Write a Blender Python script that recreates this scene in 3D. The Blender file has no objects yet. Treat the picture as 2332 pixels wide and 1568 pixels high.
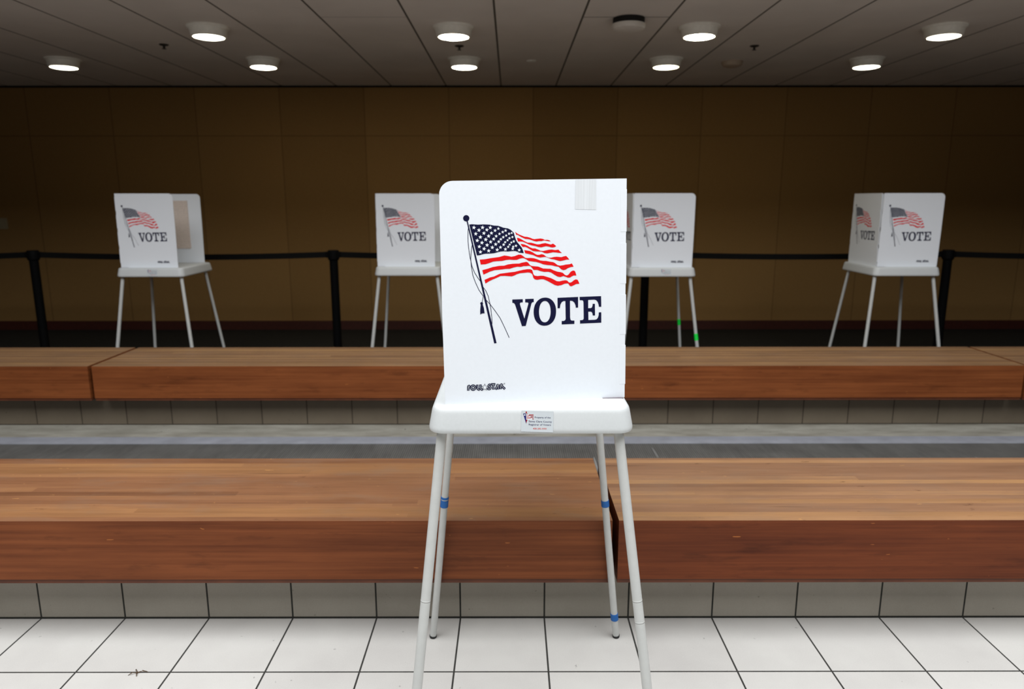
import bpy, bmesh, math, random
from mathutils import Vector, Matrix
from mathutils.geometry import tessellate_polygon
random.seed(7)
S = 0.2974            # one floor tile in metres; all shapes below are written in tiles
PI = math.pi
scene = bpy.context.scene
COL = scene.collection

ART = {
'canton': ((.2176,1.4782),(.2391,1.4807),(.2848,1.477),(.3334,1.4789),(.382,1.4765),(.4145,1.4691),(.4498,1.467),(.4689,1.4608),(.4906,1.4519),(.5288,1.4458),(.5507,1.4349),(.5767,1.412),(.5822,1.3892),(.5932,1.3568),(.6028,1.3379),(.6194,1.3189),(.6415,1.2916),(.6526,1.2671),(.6582,1.2467),(.6444,1.2488),(.6222,1.2512),(.6029,1.2609),(.5891,1.2652),(.5643,1.2649),(.5285,1.2618),(.4955,1.2641),(.4681,1.2625),(.4407,1.256),(.416,1.2496),(.3859,1.2473),(.345,1.2464),(.3232,1.2426),(.3014,1.2356),(.2769,1.2332)),
'stars': ((.2544,1.4542,.0173),(.3237,1.4545,.0173),(.3859,1.4533,.0167),(.4511,1.4449,.0135),(.5097,1.4293,.0138),(.5594,1.4094,.0115),(.2946,1.4332,.0173),(.3582,1.4357,.0159),(.4244,1.4299,.015),(.4859,1.4175,.0138),(.5378,1.4035,.013),(.2687,1.405,.0167),(.3341,1.4093,.0167),(.3952,1.4099,.0159),(.4599,1.403,.013),(.5142,1.3892,.0121),(.5649,1.3772,.0121),(.3054,1.3786,.0173),(.3719,1.3861,.0173),(.4331,1.385,.015),(.4904,1.3765,.0135),(.541,1.368,.013),(.28,1.3516,.0173),(.3486,1.359,.0179),(.4126,1.3625,.0159),(.4706,1.3601,.0135),(.5254,1.3521,.0121),(.5761,1.3422,.013),(.3178,1.3339,.0173),(.3879,1.3399,.0164),(.4534,1.3407,.015),(.5059,1.3367,.0124),(.5561,1.3335,.0115),(.296,1.3033,.0167),(.3592,1.3147,.0173),(.4287,1.3208,.0164),(.4935,1.3169,.0144),(.5429,1.3169,.0115),(.594,1.307,.0135),(.3345,1.286,.0173),(.4013,1.2955,.0173),(.4674,1.2962,.0153),(.5305,1.299,.013),(.5712,1.2991,.013),(.3049,1.2603,.0167),(.3719,1.269,.0173),(.4408,1.2763,.0164),(.5079,1.2801,.0159),(.5676,1.283,.015),(.6208,1.2724,.0159)),
'stripes': (((.5877,1.4201),(.5995,1.4084),(.6188,1.3973),(.6413,1.3884),(.6638,1.3791),(.6864,1.3773),(.709,1.3709),(.7316,1.3612),(.7478,1.3586),(.7672,1.3609),(.7964,1.3635),(.8159,1.3596),(.8322,1.3521),(.8517,1.3529),(.868,1.3487),(.8811,1.34),(.8648,1.3411),(.8452,1.3451),(.8257,1.3484),(.803,1.3423),(.7835,1.3431),(.7641,1.3395),(.7414,1.3444),(.722,1.3519),(.6993,1.359),(.6703,1.3618),(.6478,1.372),(.6252,1.3832),(.6092,1.3943),(.5957,1.395)),((.6012,1.3708),(.6188,1.3682),(.6414,1.357),(.6639,1.3436),(.6898,1.3314),(.7188,1.3305),(.7415,1.3239),(.7675,1.3167),(.787,1.3165),(.8097,1.3226),(.8356,1.3262),(.8552,1.3212),(.8781,1.3147),(.8911,1.3168),(.8992,1.3218),(.914,1.3121),(.9266,1.2999),(.9143,1.293),(.8979,1.29),(.8816,1.2924),(.8587,1.299),(.8424,1.3008),(.8229,1.2972),(.8034,1.2923),(.7806,1.2951),(.7546,1.3033),(.7254,1.3089),(.6995,1.3174),(.6769,1.3283),(.6511,1.339),(.6317,1.3414),(.6108,1.3409)),((.6311,1.3209),(.6479,1.3201),(.6672,1.3152),(.6899,1.3055),(.7093,1.2933),(.732,1.2845),(.7515,1.2843),(.7743,1.2755),(.7971,1.2648),(.8199,1.2629),(.8427,1.2674),(.8655,1.272),(.8916,1.2733),(.9178,1.2688),(.9456,1.272),(.9589,1.2582),(.9755,1.2446),(.9541,1.2455),(.9246,1.2496),(.9016,1.2515),(.882,1.2479),(.8527,1.2428),(.8298,1.2463),(.8069,1.2574),(.7874,1.2595),(.7614,1.2598),(.7354,1.2633),(.7126,1.2762),(.6867,1.2913),(.6705,1.2978),(.6495,1.2971)),((.6625,1.2717),(.6868,1.2676),(.7094,1.2635),(.7322,1.2528),(.7517,1.2399),(.768,1.2324),(.7843,1.2316),(.8071,1.237),(.8234,1.2327),(.8431,1.2175),(.8661,1.2076),(.8857,1.2073),(.9119,1.2134),(.9348,1.2144),(.971,1.2107),(.9907,1.2163),(1.0104,1.2202),(1.0254,1.2062),(1.0379,1.1906),(1.0141,1.1903),(.9911,1.1842),(.9616,1.1788),(.9352,1.1856),(.9088,1.1933),(.8858,1.1968),(.8661,1.2044),(.8464,1.2133),(.8301,1.2144),(.7942,1.2098),(.7681,1.2159),(.7355,1.2306),(.7031,1.2389),(.67,1.2463)),((.2989,1.1989),(.3379,1.2014),(.393,1.2106),(.4583,1.2182),(.4987,1.2301),(.5289,1.2257),(.5567,1.2194),(.5845,1.224),(.6149,1.2356),(.6351,1.235),(.6529,1.2236),(.6708,1.2091),(.687,1.2067),(.7162,1.2076),(.7422,1.205),(.7683,1.1967),(.7944,1.1862),(.8173,1.1827),(.8467,1.1813),(.8729,1.1755),(.9025,1.171),(.919,1.1627),(.9389,1.1464),(.9621,1.1413),(.9851,1.1441),(1.0081,1.1493),(1.0411,1.152),(1.0602,1.1585),(1.0752,1.1315),(1.0481,1.1281),(1.0251,1.1194),(1.0087,1.1084),(.9889,1.1045),(.9723,1.1105),(.949,1.1318),(.916,1.1387),(.8896,1.1455),(.8535,1.1483),(.8208,1.1545),(.7913,1.1661),(.7619,1.1745),(.7293,1.1788),(.7001,1.1833),(.6805,1.1963),(.6578,1.2071),(.6449,1.2072),(.6255,1.2034),(.6029,1.1941),(.5771,1.1935),(.5415,1.1962),(.5137,1.1941),(.4784,1.1866),(.4381,1.1852),(.4079,1.1826),(.3676,1.1683),(.3425,1.1617),(.3065,1.1602)),((.3186,1.1143),(.3623,1.1251),(.4026,1.1379),(.458,1.1471),(.4984,1.148),(.5288,1.1575),(.5642,1.162),(.5947,1.1631),(.6191,1.1631),(.645,1.1704),(.6806,1.1766),(.6936,1.1707),(.7099,1.1497),(.7262,1.1424),(.7491,1.1395),(.7784,1.1366),(.8014,1.1276),(.821,1.1199),(.8505,1.1182),(.8801,1.1168),(.9065,1.1044),(.9396,1.0923),(.966,1.088),(.986,1.0813),(1.0027,1.0648),(1.0194,1.0597),(1.0325,1.066),(1.052,1.0915),(1.0718,1.1),(1.0868,1.0958),(1.0937,1.0795),(1.0997,1.0584),(1.0758,1.0588),(1.0593,1.0509),(1.0462,1.0421),(1.0296,1.0417),(1.0062,1.0502),(.9896,1.0554),(.9633,1.0477),(.9401,1.053),(.9168,1.0663),(.887,1.0861),(.8639,1.0929),(.8278,1.0928),(.8016,1.0987),(.7688,1.1098),(.7394,1.1102),(.7296,1.1238),(.7132,1.141),(.697,1.1441),(.6775,1.1422),(.658,1.1425),(.6353,1.1364),(.6062,1.1384),(.5744,1.1319),(.5439,1.1223),(.5085,1.1214),(.463,1.1161),(.4176,1.1128),(.3823,1.1023),(.3278,1.0783)),((.3365,1.0356),(.3819,1.0549),(.4122,1.0608),(.4628,1.0835),(.4932,1.0866),(.5388,1.0923),(.5845,1.0966),(.6252,1.106),(.6548,1.1122),(.6873,1.1165),(.7133,1.1161),(.728,1.1095),(.7346,1.0917),(.738,1.0756),(.7495,1.0632),(.7724,1.059),(.8018,1.0617),(.8248,1.0597),(.8512,1.0512),(.8841,1.041),(.9173,1.0242),(.9339,1.0149),(.9571,1.0122),(.9835,1.0182),(1.0067,1.021),(1.0233,1.0175),(1.0351,1.0043),(1.0468,.9999),(1.0634,1.0054),(1.0798,1.0198),(1.0963,1.0266),(1.1114,1.0224),(1.1193,1.0077),(1.127,.9896),(1.1003,.9885),(1.0805,.979),(1.0639,.9712),(1.0489,.9715),(1.0405,.9798),(1.0337,.9913),(1.0236,.9948),(1.0004,.9919),(.9741,.981),(.9443,.9767),(.9178,.9837),(.8879,1.0005),(.8547,1.0189),(.825,1.0317),(.8053,1.0333),(.7693,1.0285),(.7497,1.0336),(.7381,1.0467),(.7331,1.0661),(.7282,1.0774),(.7135,1.0873),(.6939,1.0901),(.6581,1.0872),(.6257,1.0845),(.5998,1.0763),(.5794,1.0666),(.5591,1.0604),(.5033,1.0653),(.4678,1.0649),(.4324,1.049),(.402,1.037),(.3716,1.0225),(.3438,1.0054))),
'ball': (.1943,1.5276,.0249),
'pole': ((.1958,1.5091),(.2053,1.5091),(.4323,.5112),(.4128,.5081)),
'ropes': (((.2105,1.4504),(.2075,1.4345),(.2058,1.3814),(.2063,1.3418),(.21,1.3016),(.2161,1.248),(.2223,1.2097),(.228,1.1839),(.2364,1.1443),(.2569,1.0944),(.2814,1.0542),(.3037,1.0235)),((.2384,1.3146),(.2342,1.2877),(.2295,1.2479),(.2266,1.2096),(.228,1.1779),(.2324,1.1344),(.2417,1.0747),(.2611,1.0193),(.2904,.9536),(.3252,.9026)),((.3233,.9781),(.3461,.9475),(.3659,.9018),(.3781,.8455),(.3865,.7946),(.3941,.7281),(.3959,.6714)),((.3405,.8789),(.3806,.8353),(.4209,.781),(.4614,.7209),(.4867,.6689),(.5126,.6115),(.5382,.5527)),((.3241,.9001),(.3158,.8545))),
'knob': (.3111,.8437,.0114),
'tassel': ((.3045,.8398),(.3187,.8394),(.3295,.8036),(.3352,.7577),(.3292,.7655),(.3251,.7579),(.319,.7647),(.3149,.7566),(.3099,.7619),(.3068,.7548),(.2987,.755),(.299,.7917)),
'V': ((.5641,.8704),(.6514,.8711),(.6514,.8449),(.6344,.8445),(.6269,.8379),(.6281,.8266),(.665,.7089),(.6987,.8344),(.6949,.8431),(.6714,.8444),(.6714,.8718),(.7428,.8728),(.743,.8458),(.7327,.8449),(.7241,.8357),(.6766,.6479),(.645,.6468),(.5874,.8276),(.5779,.8409),(.5648,.8431)),
'T': ((.9427,.876),(1.1176,.8799),(1.1192,.7906),(1.0999,.7903),(1.0968,.8121),(1.0868,.8332),(1.0711,.8468),(1.0518,.8502),(1.0487,.8473),(1.0521,.7102),(1.0563,.6891),(1.0661,.6823),(1.0893,.6817),(1.0898,.6537),(.9814,.6521),(.981,.6804),(1.0003,.681),(1.0118,.6884),(1.0147,.6998),(1.0102,.8481),(.9941,.8485),(.9789,.8394),(.9676,.8188),(.9634,.7886),(.9449,.789)),
'E': ((1.1304,.8796),(1.3147,.8825),(1.3185,.7928),(1.2982,.7933),(1.295,.8113),(1.2866,.8344),(1.2726,.8499),(1.2569,.8548),(1.2045,.8533),(1.2059,.7836),(1.2274,.7831),(1.237,.7878),(1.2426,.8011),(1.2441,.8193),(1.2628,.8189),(1.2666,.7201),(1.2471,.7206),(1.2439,.7398),(1.2378,.7496),(1.228,.7544),(1.2073,.7541),(1.21,.6831),(1.2647,.6836),(1.2803,.687),(1.2918,.7002),(1.2983,.7231),(1.2985,.7461),(1.3196,.7464),(1.3218,.6578),(1.1384,.6551),(1.1379,.6831),(1.1554,.6838),(1.1662,.6881),(1.1695,.6995),(1.1649,.8333),(1.162,.8467),(1.1522,.8518),(1.1328,.8522)),
'O1': ((.9322,.7642),(.9313,.7432),(.9283,.7246),(.9231,.7075),(.916,.692),(.9069,.6784),(.8961,.6669),(.8838,.6577),(.8701,.6509),(.8551,.6468),(.8382,.6453),(.8213,.6465),(.8063,.6505),(.7925,.657),(.7801,.666),(.7692,.6773),(.76,.6907),(.7526,.706),(.7472,.7229),(.7439,.7414),(.7427,.7623),(.7436,.7831),(.7468,.8016),(.7519,.8185),(.7591,.8338),(.7681,.8472),(.7788,.8586),(.7911,.8678),(.8046,.8745),(.8194,.8787),(.8362,.8802),(.853,.8791),(.8679,.8753),(.8817,.8689),(.8941,.8601),(.905,.8489),(.9144,.8356),(.9219,.8204),(.9274,.8036),(.9309,.7851)),
'O2': ((.8862,.7637),(.8858,.7478),(.8842,.7336),(.8816,.7207),(.8779,.7089),(.8732,.6986),(.8676,.6899),(.8612,.6829),(.8541,.6778),(.8464,.6746),(.8376,.6735),(.8288,.6745),(.821,.6775),(.8138,.6825),(.8073,.6894),(.8016,.698),(.7968,.7082),(.7929,.7199),(.79,.7328),(.7883,.7468),(.7876,.7627),(.788,.7786),(.7896,.7927),(.7923,.8056),(.796,.8172),(.8007,.8274),(.8062,.8361),(.8126,.843),(.8196,.8481),(.8273,.8513),(.8361,.8524),(.8448,.8515),(.8526,.8485),(.8597,.8436),(.8662,.8368),(.8719,.8283),(.8768,.8181),(.8807,.8066),(.8836,.7937),(.8854,.7797)),
'logo': (((.1931,.1206),(.1934,.1466),(.1946,.1538),(.199,.1566),(.2034,.1519),(.2024,.1451),(.1973,.1408),(.1933,.1387)),((.2502,.1381),(.2493,.1327),(.2469,.1279),(.2432,.1241),(.2385,.1218),(.2334,.1211),(.2283,.1222),(.2237,.1249),(.2201,.129),(.2178,.134),(.2171,.1395),(.218,.1449),(.2204,.1498),(.2241,.1535),(.2287,.1559),(.2338,.1565),(.2389,.1554),(.2435,.1527),(.2471,.1487),(.2494,.1436),(.2502,.1381)),((.268,.1583),(.2685,.1367),(.271,.1264),(.2765,.1223),(.2843,.1201)),((.2946,.1583),(.2948,.1356),(.2976,.1252),(.3031,.1211),(.3097,.119)),((.3788,.156),(.3733,.1592),(.3655,.1565),(.3621,.1498),(.3676,.1444),(.3758,.1402),(.3797,.132),(.3757,.1231),(.3674,.12),(.3597,.1226),(.3564,.1285)),((.3888,.1613),(.4155,.1606)),((.4017,.1607),(.4024,.1208)),((.4242,.1188),(.4422,.1591),(.4449,.159),(.4447,.1202)),((.4655,.1216),(.4663,.1512),(.4712,.1583),(.4774,.1542),(.4761,.1474),(.4723,.1446),(.4979,.1191))),
'logo_star': (((.3316,.17),(.3391,.1487),(.361,.1468),(.3438,.1335),(.3494,.1116),(.3313,.1248),(.3129,.1132),(.319,.1345),(.302,.1492),(.3238,.1493)),((.3316,.162),(.3372,.146),(.3536,.1446),(.3407,.1347),(.3449,.1183),(.3313,.1281),(.3175,.1194),(.3221,.1354),(.3093,.1465),(.3257,.1465))),
'reg': (.4969,.1625,.0058)}

X0_TILE, Y0_TILE, X0_FAR = -5.608, 7.755, -10.526
LAMP = 32.0
SKY_SIZE = (28, 15)
SKY_Y = 0.7
SKY_POWER = 610
EXPO = 0.0

# ------------------------------------------------------------------ materials
def srgb(r, g, b):
    def f(c):
        c /= 255.0
        return c / 12.92 if c <= 0.04045 else ((c + 0.055) / 1.055) ** 2.4
    return (f(r), f(g), f(b), 1.0)

class NT:
    """small helper around one node tree"""
    def __init__(self, name):
        self.m = bpy.data.materials.new(name)
        self.m.use_nodes = True
        self.t = self.m.node_tree
        self.b = self.t.nodes['Principled BSDF']
    def n(self, kind, **kw):
        nd = self.t.nodes.new(kind)
        for k, v in kw.items():
            setattr(nd, k, v)
        return nd
    def l(self, a, b):
        self.t.links.new(a, b)
    def val(self, sock, v):
        if hasattr(v, 'is_linked'):
            self.l(v, sock)
        else:
            sock.default_value = v
    def math(self, op, a, b=0.0, c=0.0):
        nd = self.n('ShaderNodeMath', operation=op)
        self.val(nd.inputs[0], a); self.val(nd.inputs[1], b); self.val(nd.inputs[2], c)
        return nd.outputs[0]
    def mix(self, f, a, b, blend='MIX'):
        nd = self.n('ShaderNodeMix', data_type='RGBA', blend_type=blend)
        self.val(nd.inputs[0], f); self.val(nd.inputs[6], a); self.val(nd.inputs[7], b)
        return nd.outputs[2]
    def ramp(self, f, stops):
        nd = self.n('ShaderNodeValToRGB')
        el = nd.color_ramp.elements
        while len(el) < len(stops):
            el.new(0.5)
        for e, (p, c) in zip(el, stops):
            e.position = p; e.color = c
        self.val(nd.inputs[0], f)
        return nd.outputs[0]
    def coords(self):
        tc = self.n('ShaderNodeTexCoord')
        sp = self.n('ShaderNodeSeparateXYZ')
        self.l(tc.outputs['Object'], sp.inputs[0])
        return tc.outputs['Object'], sp.outputs
    def noise(self, vec, scale, detail=4.0, rough=0.55, sc=None):
        if sc:
            mp = self.n('ShaderNodeMapping')
            mp.inputs['Scale'].default_value = sc
            self.l(vec, mp.inputs[0]); vec = mp.outputs[0]
        nd = self.n('ShaderNodeTexNoise')
        self.l(vec, nd.inputs['Vector'])
        nd.inputs['Scale'].default_value = scale
        nd.inputs['Detail'].default_value = detail
        nd.inputs['Roughness'].default_value = rough
        return nd.outputs['Fac']
    def bump(self, h, strength, dist=0.002):
        nd = self.n('ShaderNodeBump')
        nd.inputs['Strength'].default_value = strength
        nd.inputs['Distance'].default_value = dist
        self.l(h, nd.inputs['Height'])
        self.l(nd.outputs[0], self.b.inputs['Normal'])
    def done(self, color=None, rough=None, metal=None, spec=None):
        if color is not None: self.val(self.b.inputs['Base Color'], color)
        if rough is not None: self.val(self.b.inputs['Roughness'], rough)
        if metal is not None: self.val(self.b.inputs['Metallic'], metal)
        if spec is not None: self.val(self.b.inputs['Specular IOR Level'], spec)
        return self.m

def plain(name, c, rough=0.5, metal=0.0, spec=0.5, vary=0.05, scale=30.0):
    k = NT(name)
    v, _ = k.coords()
    n = k.noise(v, scale, 3.0)
    d = tuple(x * (1 - vary) for x in c[:3]) + (1,)
    e = tuple(min(1, x * (1 + vary)) for x in c[:3]) + (1,)
    return k.done(k.ramp(n, [(0.3, d), (0.7, e)]), rough, metal, spec)

def grid_line(k, sock, offset, period, half):
    """1 on the joints of a regular grid along one axis (metres)"""
    a = k.math('DIVIDE', k.math('SUBTRACT', sock, offset), period)
    f = k.math('ABSOLUTE', k.math('SUBTRACT', k.math('FRACT', a), 0.5))
    return k.math('GREATER_THAN', f, 0.5 - half / period), k.math('FLOOR', a)

def tile_mat(name, x0, y0, light, dark, grout, half, use_y=True):
    k = NT(name)
    v, s = k.coords()
    gx, ix = grid_line(k, s[0], x0 * S, S, half)
    if use_y:
        gy, iy = grid_line(k, s[1], y0 * S, S, half)
        g = k.math('MAXIMUM', gx, gy)
    else:
        g, iy = k.math('MAXIMUM', gx, k.math('LESS_THAN', s[2], .006)), 0.0
    cx = k.n('ShaderNodeCombineXYZ')
    k.val(cx.inputs[0], ix); k.val(cx.inputs[1], iy)
    wn = k.n('ShaderNodeTexWhiteNoise', noise_dimensions='3D')
    k.l(cx.outputs[0], wn.inputs[0])
    cloud = k.noise(v, 3.0, 6.0, 0.6)
    fine = k.noise(v, 260.0, 2.0, 0.6)
    f = k.math('ADD', k.math('MULTIPLY', cloud, 0.6), k.math('ADD', k.math('MULTIPLY', fine, 0.25), k.math('MULTIPLY', wn.outputs[0], 0.15)))
    base = k.ramp(f, [(0.3, dark), (0.62, light)])
    dirt = k.noise(v, 42.0, 3.0, 0.5)
    base = k.mix(k.math('GREATER_THAN', dirt, 0.735), base, tuple(x * .72 for x in dark[:3]) + (1,))
    gn = k.noise(v, 60.0, 3.0)
    gcol = k.mix(gn, grout, tuple(min(1, x * 1.6) for x in grout[:3]) + (1,))
    k.bump(k.math('SUBTRACT', 1.0, g), 0.4, 0.002)
    return k.done(k.mix(g, base, gcol), k.mix(g, (.42, .42, .42, 1), (.9, .9, .9, 1)), spec=0.35)

def wood_mat(name, seed, gold_c, top_a, top_b, top_c, face_a, face_b):
    k = NT(name)
    v, s = k.coords()
    strip_w = 0.118 * S
    iy = k.math('FLOOR', k.math('DIVIDE', k.math('ADD', s[1], 0.013), strip_w))
    w1 = k.n('ShaderNodeTexWhiteNoise', noise_dimensions='2D')
    c1 = k.n('ShaderNodeCombineXYZ'); k.val(c1.inputs[0], iy); k.val(c1.inputs[1], seed)
    k.l(c1.outputs[0], w1.inputs[0])
    ix = k.math('FLOOR', k.math('ADD', k.math('DIVIDE', s[0], 4.6), k.math('MULTIPLY', w1.outputs[0], 7.0)))
    c2 = k.n('ShaderNodeCombineXYZ'); k.val(c2.inputs[0], iy); k.val(c2.inputs[1], ix); k.val(c2.inputs[2], seed)
    w2 = k.n('ShaderNodeTexWhiteNoise', noise_dimensions='3D'); k.l(c2.outputs[0], w2.inputs[0])
    tone = w2.outputs[0]
    # long grain
    off = k.n('ShaderNodeVectorMath', operation='ADD'); k.l(v, off.inputs[0]); k.l(w2.outputs[1], off.inputs[1])
    vec = off.outputs[0]
    g1 = k.noise(vec, 1.0, 6.0, 0.6, (2.2, 70.0, 70.0))
    g2 = k.noise(vec, 1.0, 5.0, 0.6, (1.1, 14.0, 14.0))
    blot = k.noise(v, 1.0, 5.0, 0.6, (2.4, 7.0, 7.0))
    t = k.math('ADD', k.math('MULTIPLY', tone, 0.26), k.math('ADD', k.math('MULTIPLY', g1, 0.32), k.math('MULTIPLY', g2, 0.42)))
    top = k.ramp(t, [(0.28, top_a), (0.5, top_b), (0.74, top_c)])
    top = k.mix(k.math('MULTIPLY', k.math('SUBTRACT', blot, 0.47), 1.1), top, tuple(x * .55 for x in top_a[:3]) + (1,))
    # narrow golden laminations here and there
    gold = k.math('MULTIPLY', k.math('GREATER_THAN', w1.outputs[0], .80), .30)
    top = k.mix(k.math('MULTIPLY', gold, k.math('ADD', .35, g2)), top, gold_c)
    # fine dark pores along the grain
    pore = k.noise(v, 1.0, 3.0, 0.7, (7.0, 260.0, 260.0))
    pm = k.n('ShaderNodeMapRange'); k.val(pm.inputs[0], pore); pm.inputs[1].default_value = .56; pm.inputs[2].default_value = .72
    top = k.mix(k.math('MULTIPLY', pm.outputs[0], .30), top, srgb(74, 44, 28))
    # grey worn patches
    worn = k.noise(v, 1.0, 5.0, .65, (3.2, 9.0, 9.0))
    wm = k.n('ShaderNodeMapRange'); k.val(wm.inputs[0], worn); wm.inputs[1].default_value = .50; wm.inputs[2].default_value = .70
    top = k.mix(k.math('MULTIPLY', wm.outputs[0], .40), top, srgb(128, 104, 86))
    knot = k.noise(v, 1.0, 3.0, .6, (14.0, 34.0, 34.0))
    km = k.n('ShaderNodeMapRange'); k.val(km.inputs[0], knot); km.inputs[1].default_value = .69; km.inputs[2].default_value = .76
    top = k.mix(k.math('MULTIPLY', km.outputs[0], .6), top, srgb(70, 38, 24))
    # dark streaks and knots, pale flecks of bare wood
    streak = k.noise(v, 1.0, 2.0, 0.5, (1.6, 36.0, 36.0))
    sm = k.n('ShaderNodeMapRange'); k.val(sm.inputs[0], streak); sm.inputs[1].default_value = .66; sm.inputs[2].default_value = .75
    top = k.mix(k.math('MULTIPLY', sm.outputs[0], 0.55), top, srgb(62, 36, 22))
    fleck = k.noise(v, 1.0, 2.0, 0.5, (22.0, 90.0, 90.0))
    fm = k.math('GREATER_THAN', fleck, 0.755)
    top = k.mix(k.math('MULTIPLY', fm, 0.5), top, srgb(214, 160, 92))
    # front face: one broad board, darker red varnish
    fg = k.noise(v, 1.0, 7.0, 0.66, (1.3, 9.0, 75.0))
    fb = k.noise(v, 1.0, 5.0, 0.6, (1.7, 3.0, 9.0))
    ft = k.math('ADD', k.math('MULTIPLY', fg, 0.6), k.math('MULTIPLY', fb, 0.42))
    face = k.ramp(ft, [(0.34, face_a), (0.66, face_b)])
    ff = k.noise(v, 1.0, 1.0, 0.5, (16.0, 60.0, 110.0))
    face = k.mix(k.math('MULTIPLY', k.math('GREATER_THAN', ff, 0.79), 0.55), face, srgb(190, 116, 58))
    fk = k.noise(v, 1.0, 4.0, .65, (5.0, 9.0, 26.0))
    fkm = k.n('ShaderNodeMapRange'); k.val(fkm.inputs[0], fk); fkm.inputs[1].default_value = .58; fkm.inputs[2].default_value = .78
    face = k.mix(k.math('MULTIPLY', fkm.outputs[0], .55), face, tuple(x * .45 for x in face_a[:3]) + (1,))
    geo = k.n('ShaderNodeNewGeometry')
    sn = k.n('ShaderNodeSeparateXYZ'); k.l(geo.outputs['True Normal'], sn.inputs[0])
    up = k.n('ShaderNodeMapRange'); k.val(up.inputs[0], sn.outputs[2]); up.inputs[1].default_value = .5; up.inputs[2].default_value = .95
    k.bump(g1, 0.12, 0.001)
    edge = k.math('MULTIPLY', k.math('LESS_THAN', k.math('ABSOLUTE', k.math('SUBTRACT', sn.outputs[2], .7)), .25), k.math('GREATER_THAN', k.noise(v, 1.0, 4.0, .6, (9.0, 3.0, 3.0)), .44))  # pale bevel highlight painted into the colour, broken up by noise
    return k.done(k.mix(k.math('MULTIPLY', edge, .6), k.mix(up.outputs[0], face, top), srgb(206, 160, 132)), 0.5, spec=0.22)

M = {}
M['tile'] = tile_mat('floor_tile', X0_TILE, Y0_TILE, srgb(201, 199, 194), srgb(186, 183, 179), srgb(44, 43, 40), 0.0029)
M['tile_riser'] = tile_mat('riser_tile_shaded', X0_TILE, 0, srgb(160, 154, 142), srgb(144, 138, 126), srgb(40, 40, 36), 0.003, False)  # tile colour lowered to carry the shade under the bench overhang
M['tile_riser_far'] = tile_mat('far_riser_tile_shaded', X0_FAR, 0, srgb(122, 111, 95), srgb(106, 95, 81), srgb(52, 46, 38), 0.003, False)  # darker copy of the riser tile, deeper shade put into its colour
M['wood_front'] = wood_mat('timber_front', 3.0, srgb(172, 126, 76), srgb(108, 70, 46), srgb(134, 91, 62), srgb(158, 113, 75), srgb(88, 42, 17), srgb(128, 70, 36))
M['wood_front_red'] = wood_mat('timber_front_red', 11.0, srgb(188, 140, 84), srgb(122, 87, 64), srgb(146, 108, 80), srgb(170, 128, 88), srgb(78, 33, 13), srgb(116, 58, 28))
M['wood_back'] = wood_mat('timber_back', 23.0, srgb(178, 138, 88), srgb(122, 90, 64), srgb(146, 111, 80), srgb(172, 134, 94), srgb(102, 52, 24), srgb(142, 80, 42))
M['wood_base'] = plain('base_board_wood', srgb(96, 48, 24), 0.6, vary=.25, scale=12)

def ribbed():
    k = NT('ribbed_matting')
    v, s = k.coords()
    w = k.math('SINE', k.math('MULTIPLY', s[0], 2 * PI / (0.042 * S)))
    n = k.noise(v, 4.0, 5.0, 0.6)
    n2 = k.noise(v, 1.0, 4.0, 0.6, (40.0, 4.0, 1.0))
    base = k.ramp(k.math('ADD', k.math('MULTIPLY', n, .6), k.math('MULTIPLY', n2, .4)), [(0.3, srgb(84, 84, 82)), (0.7, srgb(118, 118, 115))])
    col = k.mix(k.math('MULTIPLY', k.math('LESS_THAN', w, -0.1), 0.6), base, srgb(44, 44, 43))
    sc = k.noise(v, 1.0, 1.0, 0.5, (30.0, 1.2, 1.0))
    col = k.mix(k.math('MULTIPLY', k.math('GREATER_THAN', sc, 0.74), 0.35), col, srgb(190, 190, 190))
    k.bump(w, 0.5, 0.003)
    return k.done(col, 0.6)
M['ribbed'] = ribbed()

def concrete():
    k = NT('worn_concrete')
    v, s = k.coords()
    n = k.noise(v, 1.0, 7.0, 0.65, (3.0, 10.0, 1.0))
    st = k.noise(v, 30.0, 3.0, 0.6)
    c = k.ramp(n, [(0.3, srgb(128, 124, 112)), (0.65, srgb(166, 163, 152))])
    c = k.mix(k.math('GREATER_THAN', st, 0.70), c, srgb(84, 80, 70))
    k.bump(n, .2)
    return k.done(c, 0.75)
M['concrete'] = concrete()
M['strip'] = plain('strip_paint', srgb(150, 153, 162), 0.5, vary=.12, scale=8)
M['carpet'] = plain('dark_carpet', srgb(31, 31, 28), 0.85, vary=.25, scale=18, spec=.25)

def wall_panels():
    k = NT('brown_wall_panels')
    v, s = k.coords()
    gx, ix = grid_line(k, s[0], -11.49 * S, 3.075 * S, 0.006)
    gz = k.math('LESS_THAN', k.math('ABSOLUTE', k.math('SUBTRACT', s[2], 7.2 * S)), 0.006)
    g = k.math('MAXIMUM', gx, gz)
    wn = k.n('ShaderNodeTexWhiteNoise', noise_dimensions='1D'); k.val(wn.inputs['W'], ix)
    weave = k.noise(v, 180.0, 2.0, 0.6)
    c = k.ramp(k.math('ADD', k.math('MULTIPLY', weave, .7), k.math('MULTIPLY', wn.outputs[0], .3)), [(0.3, srgb(138, 106, 62)), (0.7, srgb(156, 121, 73))])
    return k.done(k.mix(k.math('MULTIPLY', g, .33), c, srgb(46, 30, 16)), 0.8, spec=.2)
M['wall'] = wall_panels()
M['wall_side'] = plain('side_wall_paint', srgb(58, 44, 28), 0.85)
M['atrium'] = plain('atrium_paint', srgb(74, 73, 72), 0.9)
M['base_red'] = plain('red_baseboard', srgb(66, 24, 12), 0.55, vary=.2)

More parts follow.
